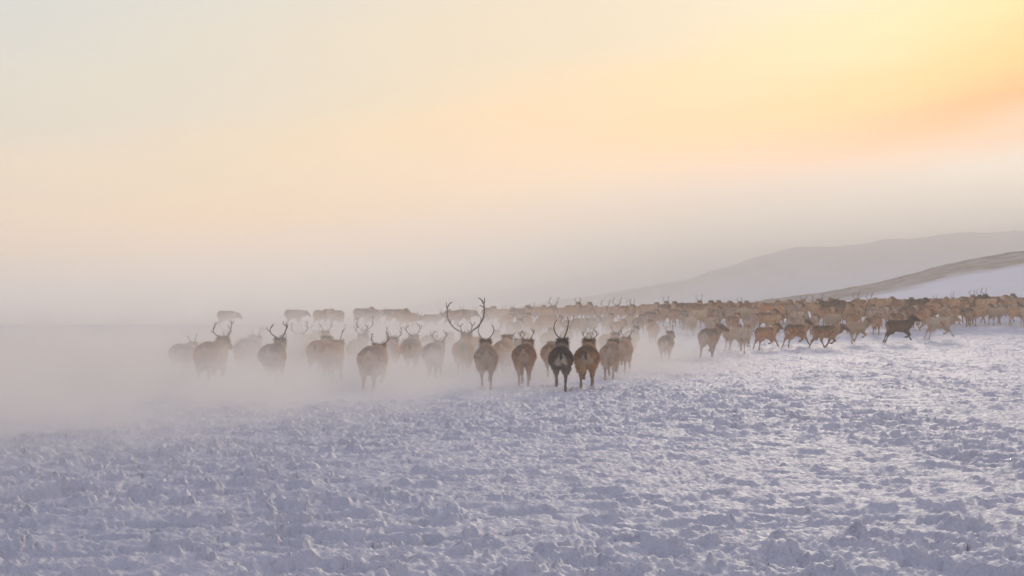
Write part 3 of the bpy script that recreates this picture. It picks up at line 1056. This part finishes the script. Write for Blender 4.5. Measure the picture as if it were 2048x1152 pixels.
byref = {}
for b in band:
    ri = min(range(len(REFS)), key=lambda i: abs(REFS[i][0] - b['x']))
    byref.setdefault((b['row'], ri, CW[b['coat']]), []).append(b)
ROWW = {'rear': 'back row', 'middle': 'middle row', 'fore': 'front row', 'veiled': 'veiled row'}
for (rw, ri, cw), L in byref.items():
    L.sort(key=lambda b: b['x'])
    for i, b in enumerate(L):
        pos = '' if len(L) == 1 else (('left ' if i == 0 else 'right ') if len(L) == 2 else ('leftmost ', 'middle ', 'rightmost ', 'far right ')[min(i, 3)])
        horn = 'antlered' if b['ant'] != 'none' else 'bareheaded'
        b['label'] = f"{pos}{cw} {horn} reindeer, {ROWW[rw]}, above the {REFS[ri][1]}"
for b in band:
    deer(b['label'], b['x'], d=b['d'], s=b['s'], yaw=b['yaw'], pose=b['pose'], coat=b['coat'], ant=b['ant'], neck=b['neck'], group=G_FAR, fine=False, asc=.7)


# ------------------------------------------------------------------ blown snow round the legs of the herd
def box_mesh(name, lo, hi, mat):
    x0, y0, z0 = lo
    x1, y1, z1 = hi
    v = [(x0, y0, z0), (x1, y0, z0), (x1, y1, z0), (x0, y1, z0), (x0, y0, z1), (x1, y0, z1), (x1, y1, z1), (x0, y1, z1)]
    f = [(0, 3, 2, 1), (4, 5, 6, 7), (0, 1, 5, 4), (1, 2, 6, 5), (2, 3, 7, 6), (3, 0, 4, 7)]
    me = bpy.data.meshes.new(name)
    me.from_pydata(v, [], f)
    me.materials.append(mat)
    return me


def mist_material():
    m_, g = new_mat("blown_snow")
    gp = g.n('ShaderNodeNewGeometry')
    sp = g.n('ShaderNodeSeparateXYZ')
    g.l(gp.outputs['Position'], sp.inputs[0])
    x, y, z = sp.outputs
    s = g.m('DIVIDE', g.m('SUBTRACT', y, 38.0), 62.0, clamp=True)
    hh = g.m('ADD', g.m('MULTIPLY', g.m('MAXIMUM', x, 0.0), 0.022), 1.40)
    h = g.m('SUBTRACT', z, g.m('MULTIPLY', hh, g.m('POWER', s, 3.0)))
    h = g.m('MAXIMUM', h, 0.0)
    mp = g.n('ShaderNodeMapping')
    mp.inputs['Scale'].default_value = (0.70, 0.34, 1.2)
    g.l(gp.outputs['Position'], mp.inputs[0])
    n = g.noise(mp.outputs[0], 1.0, 3.0, 0.55)
    nn = g.m('POWER', g.smooth(n, 0.28, 0.70, 0.25, 1.75), 1.6)
    # the plume lies left of a line running from the nearest deer up to the crest
    edge = g.m('SUBTRACT', x, g.m('ADD', 2.6, g.m('MULTIPLY', g.m('SUBTRACT', y, 40.0), 0.16)))
    side = g.smooth(edge, 4.0, -4.0)
    deep = g.smooth(edge, 0.0, -14.0)
    # its near edge comes closer to the photographer further left
    ystart = g.m('ADD', 40.6, g.m('MULTIPLY', g.m('MAXIMUM', g.m('MINIMUM', x, 1.5), -9.0), 1.8))
    front = g.smooth(g.m('SUBTRACT', y, ystart), g.smooth(x, -6.0, 1.0, -17.0, -4.5), 8.0)
    front = g.m('POWER', front, 1.7)
    rear = g.smooth(y, 58.0, 86.0, 1.0, 0.12)
    far_left = g.smooth(x, -20.0, -9.0, 0.30, 1.0)
    mask = g.m('MULTIPLY', g.m('MULTIPLY', g.m('MULTIPLY', side, front), rear), far_left)
    low = g.m('POWER', 2.718, g.m('DIVIDE', h, g.m('MULTIPLY', g.smooth(n, 0.3, 0.68, 0.3, 1.0), -0.42)))
    high = g.m('POWER', 2.718, g.m('DIVIDE', h, -0.75))
    dl = g.m('MULTIPLY', low, g.m('ADD', 0.42, g.m('MULTIPLY', deep, 1.1)))
    dh = g.m('MULTIPLY', high, g.m('ADD', 0.006, g.m('MULTIPLY', deep, 0.024)))
    veil_f = g.smooth(g.m('SUBTRACT', y, ystart), -26.0, -1.0)
    veil_d = g.m('MULTIPLY', g.m('MULTIPLY', g.m('POWER', 2.718, g.m('DIVIDE', h, -0.5)), veil_f), g.m('MULTIPLY', g.smooth(edge, 1.0, -4.5, 0.0, 0.085), rear))
    dens = g.m('MULTIPLY', g.m('ADD', g.m('MULTIPLY', g.m('ADD', dl, dh), mask), veil_d), nn)
    v = g.n('ShaderNodeVolumePrincipled')
    v.inputs['Color'].default_value = (1.0, 0.972, 0.912, 1)
    v.inputs['Anisotropy'].default_value = 0.28
    g.l(dens, v.inputs['Density'])
    o = g.n('ShaderNodeOutputMaterial')
    g.l(v.outputs[0], o.inputs['Volume'])
    return m_


mist = link("snow_mist", box_mesh("snow_mist", (-48, 6, -0.25), (22, 113, 3.6), mist_material()), kind="stuff",
            label="cloud of blown snow drifting round the legs of the herd")


def bank_material():  # extra fog volume, added so the far hills fade into the sky
    m_, g = new_mat("added_haze_bank")
    gp = g.n('ShaderNodeNewGeometry')
    sp = g.n('ShaderNodeSeparateXYZ')
    g.l(gp.outputs['Position'], sp.inputs[0])
    x, y, z = sp.outputs
    mp = g.n('ShaderNodeMapping')
    mp.inputs['Scale'].default_value = (0.006, 0.012, 0.05)
    g.l(gp.outputs['Position'], mp.inputs[0])
    n = g.noise(mp.outputs[0], 1.0, 3.0, 0.5)
    base = g.m('MULTIPLY', g.m('MAXIMUM', x, 0.0), 0.10)
    hgt = g.m('MAXIMUM', g.m('SUBTRACT', z, base), 0.0)
    d = g.m('MULTIPLY', g.m('POWER', 2.718, g.m('DIVIDE', hgt, -15.0)), g.smooth(z, 36.3, 29.0))
    d = g.m('MULTIPLY', d, g.smooth(n, 0.3, 0.7, 0.6, 1.4))
    d = g.m('MULTIPLY', d, g.m('MULTIPLY', g.m('ADD', g.m('MULTIPLY', g.m('MULTIPLY', g.smooth(y, 232.0, 310.0), g.smooth(x, -70.0, 60.0)), 1.0), g.m('MULTIPLY', g.smooth(y, 325.0, 380.0, 0.0, 0.25), g.smooth(x, -90.0, 60.0))), g.smooth(y, 518.0, 470.0)))
    v = g.n('ShaderNodeVolumePrincipled')
    v.inputs['Color'].default_value = (0.985, 0.968, 0.905, 1)
    v.inputs['Anisotropy'].default_value = 0.5
    g.l(g.m('MULTIPLY', d, 0.034), v.inputs['Density'])
    o = g.n('ShaderNodeOutputMaterial')
    g.l(v.outputs[0], o.inputs['Volume'])
    return m_


link("snow_mist", box_mesh("haze_bank", (-420, 231, -9), (620, 520, 36.5), bank_material()), kind="stuff",  # added haze that veils the hills, not drifting snow
     label="added bank of thicker haze in front of the far hills")


# ------------------------------------------------------------------ even haze over the whole place
def haze_material():
    m_, g = new_mat("haze_air")
    v = g.n('ShaderNodeVolumePrincipled')
    v.inputs['Color'].default_value = (0.985, 0.968, 0.905, 1)
    v.inputs['Density'].default_value = 0.0018
    v.inputs['Anisotropy'].default_value = 0.40
    o = g.n('ShaderNodeOutputMaterial')
    g.l(v.outputs[0], o.inputs['Volume'])
    return m_


haze = link("haze", box_mesh("haze", (-1750, -1750, -9.5), (1750, 1750, 37), haze_material()), kind="stuff",
            label="pale freezing haze over the whole snow field")
print("DEER", len(DEER))
